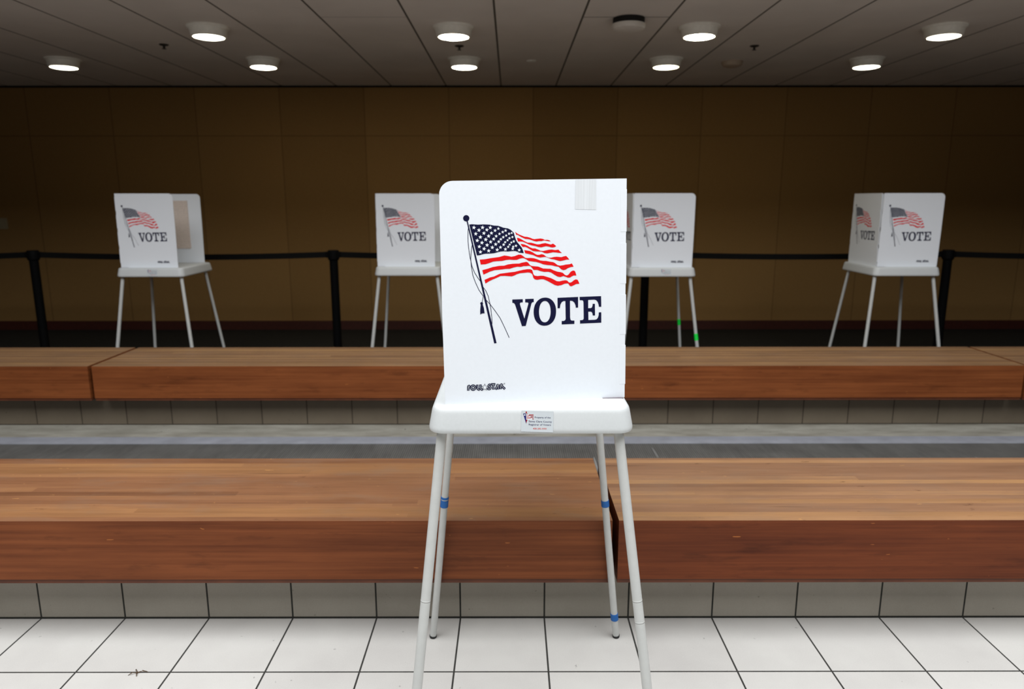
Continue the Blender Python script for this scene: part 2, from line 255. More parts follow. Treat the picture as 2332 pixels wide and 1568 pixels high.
def ceil_planks():
    k = NT('ceiling_planks')
    v, s = k.coords()
    gx, ix = grid_line(k, s[0], -2.345 * S, 1.985 * S, 0.007)
    def cross(x0, x1, y):
        a = k.math('LESS_THAN', k.math('ABSOLUTE', k.math('SUBTRACT', s[1], y * S)), 0.006)
        b = k.math('GREATER_THAN', s[0], x0 * S); c = k.math('LESS_THAN', s[0], x1 * S)
        return k.math('MULTIPLY', a, k.math('MULTIPLY', b, c))
    cr = k.math('MAXIMUM', cross(1.625, 3.61, 17.39), k.math('MULTIPLY', cross(-4.33, -2.345, 17.38), .45))
    g = k.math('MAXIMUM', gx, cr)
    n = k.noise(v, 2.0, 4.0)
    c = k.ramp(n, [(0.3, srgb(222, 217, 210)), (0.7, srgb(232, 227, 220))])
    k.bump(k.math('SUBTRACT', 1.0, g), .5, .006)
    return k.done(k.mix(g, c, srgb(92, 88, 80)), .8, spec=.2)
M['ceiling'] = ceil_planks()

M['white_plastic'] = plain('white_panel_plastic', srgb(228, 232, 237), 0.5, vary=.01, scale=120, spec=.4)
M['tray_plastic'] = plain('tray_plastic', srgb(196, 199, 199), 0.5, vary=.02, scale=160, spec=.4)
M['leg_metal'] = plain('leg_enamel', srgb(188, 189, 186), 0.38, vary=.03, scale=40, spec=.5)
M['joint'] = plain('joint_ring', srgb(196, 197, 194), 0.4)
M['joint_dark'] = plain('joint_seam', srgb(120, 120, 116), 0.5)
M['rubber'] = plain('black_rubber', srgb(30, 30, 30), 0.7)
M['navy'] = plain('navy_ink', srgb(16, 18, 52), 0.65, vary=.04, spec=.12)
M['red'] = plain('red_ink', srgb(222, 16, 20), 0.65, vary=.03, spec=.12)
M['ink_white'] = plain('white_ink', srgb(228, 232, 237), 0.5, vary=.01, spec=.4)
M['blue_tape'] = plain('blue_tape_film', srgb(18, 92, 164), 0.6, vary=.1, scale=90)
M['green_tape'] = plain('green_tape_film', srgb(0, 230, 70), 0.6, vary=.1, scale=90)
M['slot'] = plain('slot_shadow', srgb(104, 97, 102), 0.7, vary=.15)
M['belt'] = plain('black_webbing', srgb(9, 9, 9), 0.8, vary=.2, spec=.2)
M['post'] = plain('black_post_enamel', srgb(7, 7, 8), 0.7, spec=.1)
M['sticker'] = plain('sticker_film', srgb(188, 194, 197), 0.5, vary=.02)
M['dark_red'] = plain('dark_red_ink', srgb(150, 10, 18), 0.5, spec=.3)
M['deep_blue'] = plain('deep_blue_ink', srgb(12, 10, 96), 0.5, spec=.3)
M['text_blue'] = plain('text_blue_ink', srgb(40, 40, 84), 0.5, spec=.3)
M['text_red'] = plain('text_red_ink', srgb(196, 62, 50), 0.5, spec=.3)
M['housing'] = plain('lamp_housing_enamel', srgb(240, 240, 232), 0.5)
M['detector'] = plain('detector_plastic', srgb(226, 222, 214), 0.5)
M['detector_dark'] = plain('detector_base', srgb(12, 12, 12), 0.8)
M['detector_tan'] = plain('detector_tan_plastic', srgb(176, 160, 140), 0.6)
M['sprinkler'] = plain('sprinkler_metal', srgb(46, 42, 36), 0.5, metal=.4)
M['plate'] = plain('wall_plate_plastic', srgb(150, 138, 110), 0.5)

def paper():
    k = NT('instruction_paper')
    v, s = k.coords()
    ln = k.math('GREATER_THAN', k.math('SINE', k.math('MULTIPLY', s[2], 2 * PI / (0.05 * S))), 0.35)
    n = k.noise(v, 1.0, 2.0, .5, (60.0, 1.0, 400.0))
    m = k.math('MULTIPLY', ln, k.math('GREATER_THAN', n, .48))
    return k.done(k.mix(k.math('MULTIPLY', m, .35), srgb(216, 200, 188), srgb(120, 108, 102)), .7)
M['paper'] = paper()

def clear_tape():
    k = NT('clear_tape_film')
    v, s = k.coords()
    a = k.noise(v, 1.0, 4.0, .7, (420.0, 1.0, 3.0))
    col = k.ramp(a, [(.35, srgb(212, 215, 217)), (.65, srgb(226, 229, 232))])
    return k.done(col, .35)
M['clear_tape'] = clear_tape()

def glow(name, c, strength):
    k = NT(name)
    k.b.inputs['Base Color'].default_value = (.9, .9, .9, 1)
    lw = k.n('ShaderNodeTexNoise'); lw.inputs['Scale'].default_value = 3.0
    em = k.mix(lw.outputs['Fac'], c, tuple(min(1, x * 1.03) for x in c[:3]) + (1,))
    k.l(em, k.b.inputs['Emission Color'])
    k.b.inputs['Emission Strength'].default_value = strength
    return k.m
M['glow'] = glow('lamp_diffuser', (1.0, .90, .70, 1), LAMP)
M['glow_dim'] = glow('lamp_diffuser_dim', (1.0, .92, .72, 1), LAMP * .3)
M['glow_yellow'] = glow('lamp_diffuser_yellow', (1.0, .90, .55, 1), LAMP * .6)

# ------------------------------------------------------------------ mesh helpers
def obj(name, bm, mats, parent=None, loc=None, smooth=False, bevel=0.0):
    if bevel:
        bmesh.ops.bevel(bm, geom=[e for e in bm.edges if len(e.link_faces) == 2 and e.calc_face_angle(0) > .5], offset=bevel, segments=2, affect='EDGES', profile=.6)
    me = bpy.data.meshes.new(name)
    bmesh.ops.scale(bm, vec=(S, S, S), verts=bm.verts)
    bm.to_mesh(me); bm.free()
    for m in (mats if isinstance(mats, (list, tuple)) else [mats]):
        me.materials.append(m)
    if smooth:
        for p in me.polygons: p.use_smooth = True
        try: me.set_sharp_from_angle(angle=math.radians(40))
        except Exception: pass
    o = bpy.data.objects.new(name, me); COL.objects.link(o)
    if parent is not None: o.parent = parent
    if loc is not None: o.location = Vector(loc) * S
    return o

def tag(o, label=None, cat=None, group=None, kind=None):
    if label: o['label'] = label
    if cat: o['category'] = cat
    if group: o['group'] = group
    if kind: o['kind'] = kind
    return o

def thing(name, label, cat, loc, group=None):
    o = bpy.data.objects.new(name, None); COL.objects.link(o)
    o.empty_display_size = .1
    o.location = Vector(loc) * S
    return tag(o, label, cat, group)

def box(bm, a, b, mi=0):
    x0, y0, z0 = a; x1, y1, z1 = b
    v = [bm.verts.new(p) for p in ((x0,y0,z0),(x1,y0,z0),(x1,y1,z0),(x0,y1,z0),(x0,y0,z1),(x1,y0,z1),(x1,y1,z1),(x0,y1,z1))]
    for q in ((3,2,1,0),(4,5,6,7),(0,1,5,4),(1,2,6,5),(2,3,7,6),(3,0,4,7)):
        f = bm.faces.new([v[i] for i in q]); f.material_index = mi
    return v

def lathe(bm, prof, n=32, c=(0, 0, 0), mi=0):
    rings = []
    for r, z in prof:
        rings.append([bm.verts.new((c[0] + r * math.cos(2*PI*i/n), c[1] + r * math.sin(2*PI*i/n), c[2] + z)) for i in range(n)])
    for a, b in zip(rings, rings[1:]):
        for i in range(n):
            bm.faces.new((a[i], a[(i+1) % n], b[(i+1) % n], b[i])).material_index = mi
    bm.faces.new(list(reversed(rings[0]))).material_index = mi
    bm.faces.new(rings[-1]).material_index = mi
    bmesh.ops.recalc_face_normals(bm, faces=bm.faces)

def rod(bm, p0, p1, prof, n=20, mi=0):
    """prof: (t along p0->p1 in 0..1, radius)"""
    p0, p1 = Vector(p0), Vector(p1)
    d = (p1 - p0).normalized()
    x = d.cross(Vector((0, 1, 0))).normalized(); y = d.cross(x)
    rings = []
    for t, r in prof:
        c = p0.lerp(p1, t)
        rings.append([bm.verts.new(c + (x * math.cos(2*PI*i/n) + y * math.sin(2*PI*i/n)) * r) for i in range(n)])
    for a, b in zip(rings, rings[1:]):
        for i in range(n):
            bm.faces.new((a[i], a[(i+1) % n], b[(i+1) % n], b[i])).material_index = mi
    bm.faces.new(list(reversed(rings[0]))).material_index = mi
    bm.faces.new(rings[-1]).material_index = mi
    bmesh.ops.recalc_face_normals(bm, faces=bm.faces)

def poly(bm, pts, y, mi=0):
    """flat polygon in the panel plane (a along, b up), facing local -y"""
    area = sum(pts[i][0] * pts[(i+1) % len(pts)][1] - pts[(i+1) % len(pts)][0] * pts[i][1] for i in range(len(pts)))
    if area < 0: pts = list(reversed(pts))
    vs = [bm.verts.new((p[0], y, p[1])) for p in pts]
    for t in tessellate_polygon([[Vector((p[0], p[1], 0)) for p in pts]]):
        a, b, c = sorted(t)
        try: bm.faces.new((vs[a], vs[b], vs[c])).material_index = mi
        except ValueError: pass

def disc(bm, a, b, r, y, mi=0, n=20):
    poly(bm, [(a + r * math.cos(2*PI*i/n), b + r * math.sin(2*PI*i/n)) for i in range(n)], y, mi)

def star(bm, a, b, r, y, mi=0, rot=0.12, inner=.42):
    poly(bm, [(a + (r if i % 2 == 0 else r * inner) * math.sin(i * PI / 5 + rot), b + (r if i % 2 == 0 else r * inner) * math.cos(i * PI / 5 + rot)) for i in range(10)], y, mi)

def ring(bm, outer, inner, y, mi=0):
    n = len(outer)
    vo = [bm.verts.new((p[0], y, p[1])) for p in outer]; vi = [bm.verts.new((p[0], y, p[1])) for p in inner]
    for i in range(n):
        bm.faces.new((vo[i], vi[i], vi[(i+1) % n], vo[(i+1) % n])).material_index = mi
    bmesh.ops.recalc_face_normals(bm, faces=bm.faces)

def stroke(bm, pts, w, y, mi=0, caps=True):
    """a line of width w with smooth joints as one ribbon"""
    L, R = [], []
    n = len(pts)
    for i in range(n):
        p = Vector(pts[i]); a = Vector(pts[max(0, i-1)]); b = Vector(pts[min(n-1, i+1)])
        d = (b - a).normalized(); nn = Vector((-d[1], d[0]))
        if caps and i == 0: p = p - d * w * .25
        if caps and i == n-1: p = p + d * w * .25
        L.append(p + nn * w / 2); R.append(p - nn * w / 2)
    vl = [bm.verts.new((p[0], y, p[1])) for p in L]; vr = [bm.verts.new((p[0], y, p[1])) for p in R]
    for i in range(n-1):
        bm.faces.new((vr[i], vr[i+1], vl[i+1], vl[i])).material_index = mi

def text_bm(bm, s, a, b, width, height, y, mi, slope=0.0, bold=.004):
    """lettering as flat mesh: left end a, baseline b, given width and capital height"""
    cu = bpy.data.curves.new('lettering', 'FONT'); cu.body = s; cu.size = 1.0; cu.offset = bold; cu.resolution_u = 2
    o = bpy.data.objects.new('lettering', cu); COL.objects.link(o)
    dg = bpy.context.evaluated_depsgraph_get()
    me = bpy.data.meshes.new_from_object(o.evaluated_get(dg))
    bpy.data.objects.remove(o); bpy.data.curves.remove(cu)
    xs = [v.co.x for v in me.vertices]
    kx = width / (max(xs) - min(xs)); x0 = min(xs); ky = height / .73
    vs = [bm.verts.new((a + (v.co.x - x0) * kx, y, b + v.co.y * ky + slope * (v.co.x - x0) * kx)) for v in me.vertices]
    for p in me.polygons:
        try:
            f = bm.faces.new([vs[i] for i in p.vertices]); f.material_index = mi
            f.normal_update()
            if f.normal.y > 0: f.normal_flip()
        except ValueError: pass
    bpy.data.meshes.remove(me)

# ------------------------------------------------------------------ setting
def struct(name, a, b, m, bevel=0.0, flip=False):
    bm = bmesh.new(); box(bm, a, b)
    return tag(obj(name, bm, m, bevel=bevel), kind='structure')

XW = 21.0; YB = 27.3; HC = 8.95; YC = 13.1; HA = 15.0; YF = -9.0
struct('floor', (-XW, YF, -.3), (XW, 7.9, 0), M['tile'])
struct('floor_matting', (-XW, 8.9, -.3), (XW, 13.995, 0), M['ribbed'])
struct('trim_1', (-XW, 13.995, -.3), (XW, 14.411, .012), M['strip'])
struct('floor_concrete', (-XW, 14.411, -.3), (XW, 15.40, 0), M['concrete'])
struct('floor_carpet', (-XW, 16.6, -.3), (XW, YB, 0), M['carpet'])
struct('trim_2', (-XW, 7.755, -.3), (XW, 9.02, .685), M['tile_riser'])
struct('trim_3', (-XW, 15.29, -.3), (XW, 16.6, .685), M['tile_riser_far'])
struct('wall_back', (-XW, YB, -.3), (XW, YB + .4, HC), M['wall'])
struct('baseboard_back', (-XW, YB - .06, 0), (XW, YB, .34), M['base_red'], bevel=.01)
struct('trim_4', (-XW, YB - .05, HC - .06), (XW, YB, HC), M['post'])
struct('wall_left', (-XW - .4, YF, -.3), (-XW, YB + .4, HA), M['wall_side'])
struct('wall_right', (XW, YF, -.3), (XW + .4, YB + .4, HA), M['wall_side'])
struct('wall_front_unseen', (-XW - .4, YF - .4, -.3), (XW + .4, YF, HA), M['atrium'])  # unseen wall behind the camera, added with side walls to limit light inside
struct('ceiling', (-XW, YC, HC), (XW, YB + .4, HC + .3), M['ceiling'])
struct('trim_5', (-XW, YC - .2, HC), (XW, YC, HA), M['atrium'])
struct('ceiling_atrium', (-XW - .4, YF - .4, HA), (XW + .4, YC + .2, HA + .3), M['atrium'])

# ------------------------------------------------------------------ benches
def bench(x0, x1, y0, y1, mat, label, group, z0=.74, z1=1.44):
    t = thing('wooden_bench', label, 'bench', ((x0 + x1) / 2, (y0 + y1) / 2, .685), group)
    hx, hy = (x1 - x0) / 2, (y1 - y0) / 2
    bm = bmesh.new(); box(bm, (-hx, -hy, z0 - .685), (hx, hy, z1 - .685))
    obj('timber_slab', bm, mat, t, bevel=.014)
    bm = bmesh.new(); box(bm, (-hx, -hy + .022, 0), (hx, hy - .05, z0 - .685))
    obj('base_board', bm, M['wood_base'], t)
    return t
GF = 'timber benches of the front row'; GB = 'timber benches of the back row'
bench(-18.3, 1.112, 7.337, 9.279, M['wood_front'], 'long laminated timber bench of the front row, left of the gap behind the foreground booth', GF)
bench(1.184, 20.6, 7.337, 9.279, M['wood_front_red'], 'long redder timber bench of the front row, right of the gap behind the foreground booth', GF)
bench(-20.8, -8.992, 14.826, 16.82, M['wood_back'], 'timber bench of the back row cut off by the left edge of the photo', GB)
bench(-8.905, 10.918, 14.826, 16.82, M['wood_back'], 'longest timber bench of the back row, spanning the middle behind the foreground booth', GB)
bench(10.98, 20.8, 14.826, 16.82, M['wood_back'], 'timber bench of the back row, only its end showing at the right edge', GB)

# ------------------------------------------------------------------ voting booths
TH = .014; TZ = 3.22; PH = 1.835; PL = 1.5515
NOTCH = (1.750, 1.413, 1.320, .984, .891, .553, .458, .117)

def rrect(bm, hx, hy, r, z, n=6, bow=0.0):
    vs = []
    for cx, cy, a0 in ((hx - r, hy - r, 0), (-hx + r, hy - r, PI/2), (-hx + r, -hy + r, PI), (hx - r, -hy + r, 1.5*PI)):
        for i in range(n + 1):
            a = a0 + i * PI / 2 / n
            vs.append(bm.verts.new((cx + r * math.cos(a), cy + r * math.sin(a), z)))
    return vs

def tray_bm(dy=0.0):
    bm = bmesh.new()
    rings = [rrect(bm, hx, hx + dy, r, z) for hx, r, z in (
        (.79, .10, 3.035), (.81, .11, 3.004), (.834, .12, 3.0), (.846, .13, 3.006), (.852, .135, 3.02), (.8525, .135, 3.035), (.851, .135, 3.05), (.830, .13, 3.165), (.828, .13, 3.175),
        (.822, .125, 3.195), (.811, .12, 3.210), (.796, .11, 3.218), (.785, .105, 3.2197), (.75, .10, 3.220))]
    for a, b in zip(rings, rings[1:]):
        n = len(a)
        for i in range(n):
            bm.faces.new((a[i], a[(i+1) % n], b[(i+1) % n], b[i]))
    bm.faces.new(list(reversed(rings[0]))); bm.faces.new(rings[-1])
    bmesh.ops.recalc_face_normals(bm, faces=bm.faces)
    return bm

def panel_outline(L, left_free, right_free, nd=.005):
    """outline in (a, b); free edges are straight with a rounded top corner, folded edges stepped like the hinge tabs"""
    k = L / PL
    def fold(e):      # from bottom to top, inset of the folded edge
        pts = [(nd, 0.0), (nd, NOTCH[7]), (.0, NOTCH[7])]
        for i in range(6, -1, -1):
            b = NOTCH[i]
            inn = (i % 2 == 0)
            pts += [(.0, b), (nd, b)] if inn else [(nd, b), (.0, b)]
        # remove last pair: the top notch keeps the tab line flush
        pts += [(nd * .6, NOTCH[0]), (nd * .6, PH)]
        lean = .042
        return [(d + lean * b / PH, b) for d, b in pts]
    def free():
        r = .105; pts = [(0, 0), (-.012, .9)]
        top = PH
        for i in range(9):
            a = PI - i * PI / 2 / 8
            pts.append((-.016 + r + r * math.cos(a), top - r + r * math.sin(a)))
        return pts
    left = free() if left_free else [(d * .5, b) for d, b in fold(0)]
    right = free() if right_free else fold(1)
    pts = [(p[0], p[1]) for p in right]
    out = [(L - p[0] , p[1]) for p in pts] + [(p[0], p[1]) for p in reversed(left)]
    return out

def panel(parent, name, loc, ang, L, left_free, right_free, art=True, logo=None, tape=False, sheet=False, near=False):
    bm = bmesh.new()
    pts = panel_outline(L, left_free, right_free, .005 if near else .018)
    pts = [q for i, q in enumerate(pts) if (Vector(q) - Vector(pts[i - 1])).length > 1e-5]
    vf = [bm.verts.new((p[0], -TH / 2, p[1])) for p in pts]
    vb = [bm.verts.new((p[0], TH / 2, p[1])) for p in pts]
    for t in tessellate_polygon([[Vector((p[0], p[1], 0)) for p in pts]]):
        bm.faces.new([vf[i] for i in t]); bm.faces.new([vb[i] for i in reversed(t)])
    for i in range(len(pts)):
        j = (i + 1) % len(pts)
        bm.faces.new((vf[i], vb[i], vb[j], vf[j]))
    bmesh.ops.recalc_face_normals(bm, faces=bm.faces)
    if tape:
        for v in bm.verts:
            if v.co.z > PH - .2: v.co.z += -.020 + .026 * v.co.x / L
    p = obj(name, bm, M['white_plastic'], parent, loc)
    p.rotation_euler[2] = ang
    k = L / PL
    X = lambda q: [(a * k, b) for a, b in q]
    y1, y2, y3 = -TH / 2 - .0015, -TH / 2 - .003, -TH / 2 - .0045
    # hinge tabs folded over from the neighbouring panel
    for side in (([0] if not left_free else []) + ([1] if not right_free else []) if near else []):
        for i in range(0, 8, 2):
            bt, bb = NOTCH[i], NOTCH[i + 1]
            e = lambda b: (L - .042 * b / PH if side else .021 * b / PH)
            sg = -1 if side else 1
            bm = bmesh.new()
            w = .052
            q = [(e(bb) + sg * .0005, bb), (e(bt) + sg * .0005, bt), (e(bt) + sg * w, bt), (e(bb) + sg * w, bb)]
            if side: q.reverse()
            va = [bm.verts.new((a, -TH / 2 - .0012, b)) for a, b in q]; vb = [bm.verts.new((a, -TH / 2, b)) for a, b in q]
            # outer face bevels back into the panel on its inner side so only the slits at the ends read
            for kk, v in enumerate(va):
                v.co.y = -TH / 2 - .0012
            bm.faces.new(va)
            for j in range(4): bm.faces.new((va[j], vb[j], vb[(j+1) % 4], va[(j+1) % 4]))
            bmesh.ops.recalc_face_normals(bm, faces=bm.faces)
            obj('hinge_tab', bm, M['white_plastic'], p)
    if art:
        bm = bmesh.new()
        poly(bm, X(ART['canton']), y1, 0)
        for a, b, r in ART['stars']: star(bm, a * k, b, r, y2, 2)
        for s in ART['stripes']: poly(bm, X(s), y1, 1)
        a, b, r = ART['ball']; disc(bm, a * k, b, r, y1, 0, 28)
        poly(bm, X(ART['pole']), y1, 0)
        for rp in ART['ropes']: stroke(bm, X(rp), .0046, y1, 0, False)
        a, b, r = ART['knob']; disc(bm, a * k, b, r, y1, 0)
        poly(bm, X(ART['tassel']), y1, 0)
        obj('flag_print', bm, [M['navy'], M['red'], M['ink_white']], p)
        bm = bmesh.new()
        for c in 'VTE': poly(bm, X(ART[c]), y1)
        ring(bm, X(ART['O1']), X(ART['O2']), y1)
        obj('vote_lettering', bm, M['navy'], p)
    if logo is not None:
        bm = bmesh.new()
        sh = lambda q: [(a * k + logo, b) for a, b in q]
        for s in ART['logo']:
            stroke(bm, sh(s), .0200, y1, 0)
            stroke(bm, sh(s), .0024, y2, 1)
        poly(bm, sh(ART['logo_star'][0]), y2 - .001, 0); poly(bm, sh(ART['logo_star'][1]), y3 - .001, 1)
        a, b, r = ART['reg']
        disc(bm, a * k + logo, b, r, y1, 0, 14); disc(bm, a * k + logo, b, r * .72, y2, 1, 14)
        box(bm, (a*k + logo - r*.3, y3, b - r*.4), (a*k + logo + r*.1, y3 + .0005, b + r*.4), 0)
        obj('logo_print', bm, [M['navy'], M['ink_white']], p)
    if tape:
        bm = bmesh.new(); poly(bm, [(1.0793, 1.832), (1.2506, 1.832), (1.256, 1.5922), (1.0795, 1.5961)], y1)
        obj('clear_tape', bm, M['clear_tape'], p)
    if sheet:
        bm = bmesh.new()
        y = TH / 2
        box(bm, (sheet[0], y + .004, sheet[2]), (sheet[1], y + .03, sheet[3]))
        obj('instruction_sheet', bm, M['paper'], p)
    return p

def sticker(parent, loc):
    """property label on the tray skirt; local plane like the panels, origin lower left, width w"""
    kx = 60.0 / 16.28 / 1000          # tiles per zoomed unit
    P = lambda x, y: ((x - 320) * SK, (1280 - y) * SK)
    SK = .2655 / 1580
    bm = bmesh.new()
    poly(bm, [P(350, 215), P(1915, 265), P(1885, 1280), P(320, 1240)], 0)
    o = obj('property_sticker', bm, M['sticker'], parent, loc)
    o.rotation_euler[0] = -math.radians(10.3)
    bm = bmesh.new(); y1, y2 = -.0012, -.0024
    poly(bm, [P(425, 360), P(562, 355), (P(572, 860))], y1, 1)
    a, b = P(500, 428); star(bm, a, b, 52 * SK, y2, 2, 0)
    a, b = P(580, 302); poly(bm, [(a + 36 * SK * math.cos(i * PI / 8), b + 46 * SK * math.sin(i * PI / 8)) for i in range(16)], y1, 0)
    poly(bm, [P(572, 650), P(638, 650), P(574, 840)], y1, 0)
    dg = lambda y: 640 + (y - 370) * .885
    for t, bt in ((365, 405), (462, 502), (555, 598)): poly(bm, [P(588, t), P(dg(t) - 6, t), P(dg(bt) - 6, bt), P(588, bt)], y1, 0)
    for t, bt in ((412, 458), (505, 548), (600, 645)): poly(bm, [P(dg(t) + 14, t), P(935, t), P(935, bt), P(dg(bt) + 14, bt)], y1, 0)
    for t, bt in ((408, 460), (503, 553), (600, 648)): poly(bm, [P(588, t), P(dg(t) - 6, t), P(dg(bt) - 6, bt), P(588, bt)], y1, 2)
    obj('emblem_print', bm, [M['dark_red'], M['deep_blue'], M['ink_white']], o)
    bm = bmesh.new()
    for s, x0, x1, yb, h in (('Property of the', 990, 1765, 582, 82), ('Santa Clara County', 700, 1828, 782, 88), ('Registrar of Voters', 700, 1782, 934, 88)):
        a, b = P(x0, yb); text_bm(bm, s, a, b, (x1 - x0) * SK, h * SK, y1, 0, -.022)
    a, b = P(905, 1132); text_bm(bm, '408-282-3000', a, b, 665 * SK, 78 * SK, y1, 1, -.012)
    obj('sticker_lettering', bm, [M['text_blue'], M['text_red']], o)
    return o

def leg(parent, foot, top, r, joints=(), tapes=()):
    f, t = Vector(foot), Vector(top)
    Lg = (t - f).length
    bm = bmesh.new()
    rod(bm, f, t, [(.012 / Lg, r), (1.0, r)])
    o = obj('leg', bm, M['leg_metal'], parent, smooth=True)
    bm = bmesh.new(); rod(bm, f, f.lerp(t, .035 / Lg), [(0, r * .95), (.35, r * 1.1), (.9, r * 1.1), (1, r)])
    obj('rubber_foot', bm, M['rubber'], o, smooth=True)
    for jz in joints:
        bm = bmesh.new(); rod(bm, f.lerp(t, jz / 3.0), f.lerp(t, jz / 3.0 + .0035), [(0, r * 1.0), (.2, r * 1.015), (.9, r * 1.015), (1, r)])
        obj('joint_ring', bm, M['joint'], o, smooth=True)
        bm = bmesh.new(); rod(bm, f.lerp(t, jz / 3.0 - .0012), f.lerp(t, jz / 3.0), [(0, r * 1.004), (1, r * 1.004)])
        obj('joint_seam', bm, M['joint_dark'], o, smooth=True)
    for z0, z1, m, nm in tapes:
        bm = bmesh.new(); rod(bm, f.lerp(t, z0 / 3.0), f.lerp(t, z1 / 3.0), [(0, r * 1.01), (.02, r * 1.14), (.98, r * 1.12), (1, r * 1.01)])
        q = obj('tape_band', bm, m, o, smooth=True)
        q['label'] = nm
    return o

def booth(loc, label, fold='left', front=None, back_len=1.55, length=1.5, x_front=-.79, y_front=-.64, ang=0.0, legs=None, stick=None, tape=False, sheet=None, tapes=None, dy=0.0):
    t = thing('voting_booth', label, 'voting booth', loc, 'white folding voting booths')
    obj('tray', tray_bm(dy), M['tray_plastic'], t, smooth=True)
    L = length
    ca, sa = math.cos(ang), math.sin(ang)
    p0 = (x_front, y_front, TZ)
    p1 = (x_front + L * ca, y_front + L * sa, TZ)
    e = .012
    if fold == 'right':
        panel(t, 'side_panel', p0, ang, L, True, False, logo=0.0, tape=tape, near=True)
        panel(t, 'back_panel', (p1[0] - .012, p1[1] + e, TZ), PI / 2 , back_len, False, False, near=True).rotation_euler[0] = -.034
        panel(t, 'side_panel', (p1[0] - .02, p1[1] + back_len + e * 2, TZ), PI, L, False, True, logo=.83, sheet=sheet, near=True)
    else:
        panel(t, 'side_panel', p0, ang, L, False, True, logo=.83 * L / PL, tape=tape)
        panel(t, 'back_panel', (p0[0] + .004, p0[1] + back_len + e, TZ), -PI / 2, back_len, False, False)
        panel(t, 'side_panel', (p0[0] + L + .01, p0[1] + back_len + e * 2, TZ), PI, L, True, False, logo=0.0, sheet=sheet)
    # slots in the tray that take the panel tabs
    bm = bmesh.new()
    fx = p1[0] if fold == 'right' else p0[0]
    sx = -1 if fold == 'right' else 1
    yy = (p1[1] if fold == 'right' else p0[1])
    xa, xb = sorted((fx + sx * .02, fx + sx * .20))
    box(bm, (xa, yy - .055, TZ - .004), (xb, yy - .015, TZ + .0015))
    obj('slot', bm, M['slot'], t)
    tp = tapes or {}
    for key in ('front_left', 'front_right', 'back_left', 'back_right'):
        foot, top, r, joint = legs[key]
        leg(t, foot, top, r, joint, tp.get(key, ()))
    if stick: sticker(t, stick)
    return t

LEGS_FG = {'front_left': ((-1.06, -1.09, 0), (-.745, -.69, 3.02), .043, (1.51,)), 'front_right': ((1.10, -1.09, 0), (.735, -.69, 3.02), .043, (1.51, 1.325)),
        'back_left': ((-1.06, .88, 0), (-.745, .58, 3.02), .038, ()), 'back_right': ((1.03, .88, 0), (.695, .58, 3.02), .038, ())}
LEGS = {'front_left': ((-1.09, -1.175, 0), (-.75, -.775, 3.02), .043, (1.51,)), 'front_right': ((1.09, -1.175, 0), (.725, -.775, 3.02), .043, (1.51,)),
        'back_left': ((-1.06, 1.02, 0), (-.745, .67, 3.02), .038, ()), 'back_right': ((1.06, 1.02, 0), (.725, .67, 3.02), .038, ())}
BT = M['blue_tape']; GT = M['green_tape']
booth((.165, 6.49, 0), 'large white voting booth in the foreground standing on the white floor tiles', 'right', length=PL, back_len=1.22,
      x_front=-.714, y_front=-.735, ang=math.asin(.15444669), legs=LEGS_FG, stick=(-.085, -.859, 3.02), tape=True,
      tapes={'back_left': ((1.655, 1.738, BT, 'wide blue tape band, frayed along its top'), (1.752, 1.775, BT, 'thin blue tape strip above the wide band')),
             'back_right': ((1.66, 1.732, BT, 'blue tape band halfway up the leg'), (.235, .32, BT, 'blue tape band near the foot'))})
booth((-9.09, 18.95, 0), 'white voting booth far left behind the benches, its open side showing a pinned sheet', 'left', x_front=-.80, length=1.45, legs=LEGS, dy=.085, y_front=-.725,
      stick=(-.06, -.944, 3.02), sheet=(.33, .92, .38, 1.66))
booth((-2.63, 19.18, 0), 'white voting booth behind the benches just left of the foreground booth', 'left', x_front=-.80, length=1.48, legs=LEGS, dy=.085, y_front=-.725, sheet=(.33, .92, .38, 1.66))
booth((3.80, 18.92, 0), 'white voting booth behind the benches with green tape on two legs', 'left', x_front=-.755, length=1.53, legs=LEGS, dy=.085, y_front=-.725, stick=(-.05, -.944, 3.02),
      tapes={'front_right': ((1.375, 1.545, GT, 'bright green tape band'),), 'back_right': ((1.46, 1.63, GT, 'dim green tape band on the rear leg'),)})
booth((10.03, 19.04, 0), 'white voting booth far right behind the benches, two printed faces showing', 'left', x_front=-.71, length=1.53, legs=LEGS, dy=.085, y_front=-.725)

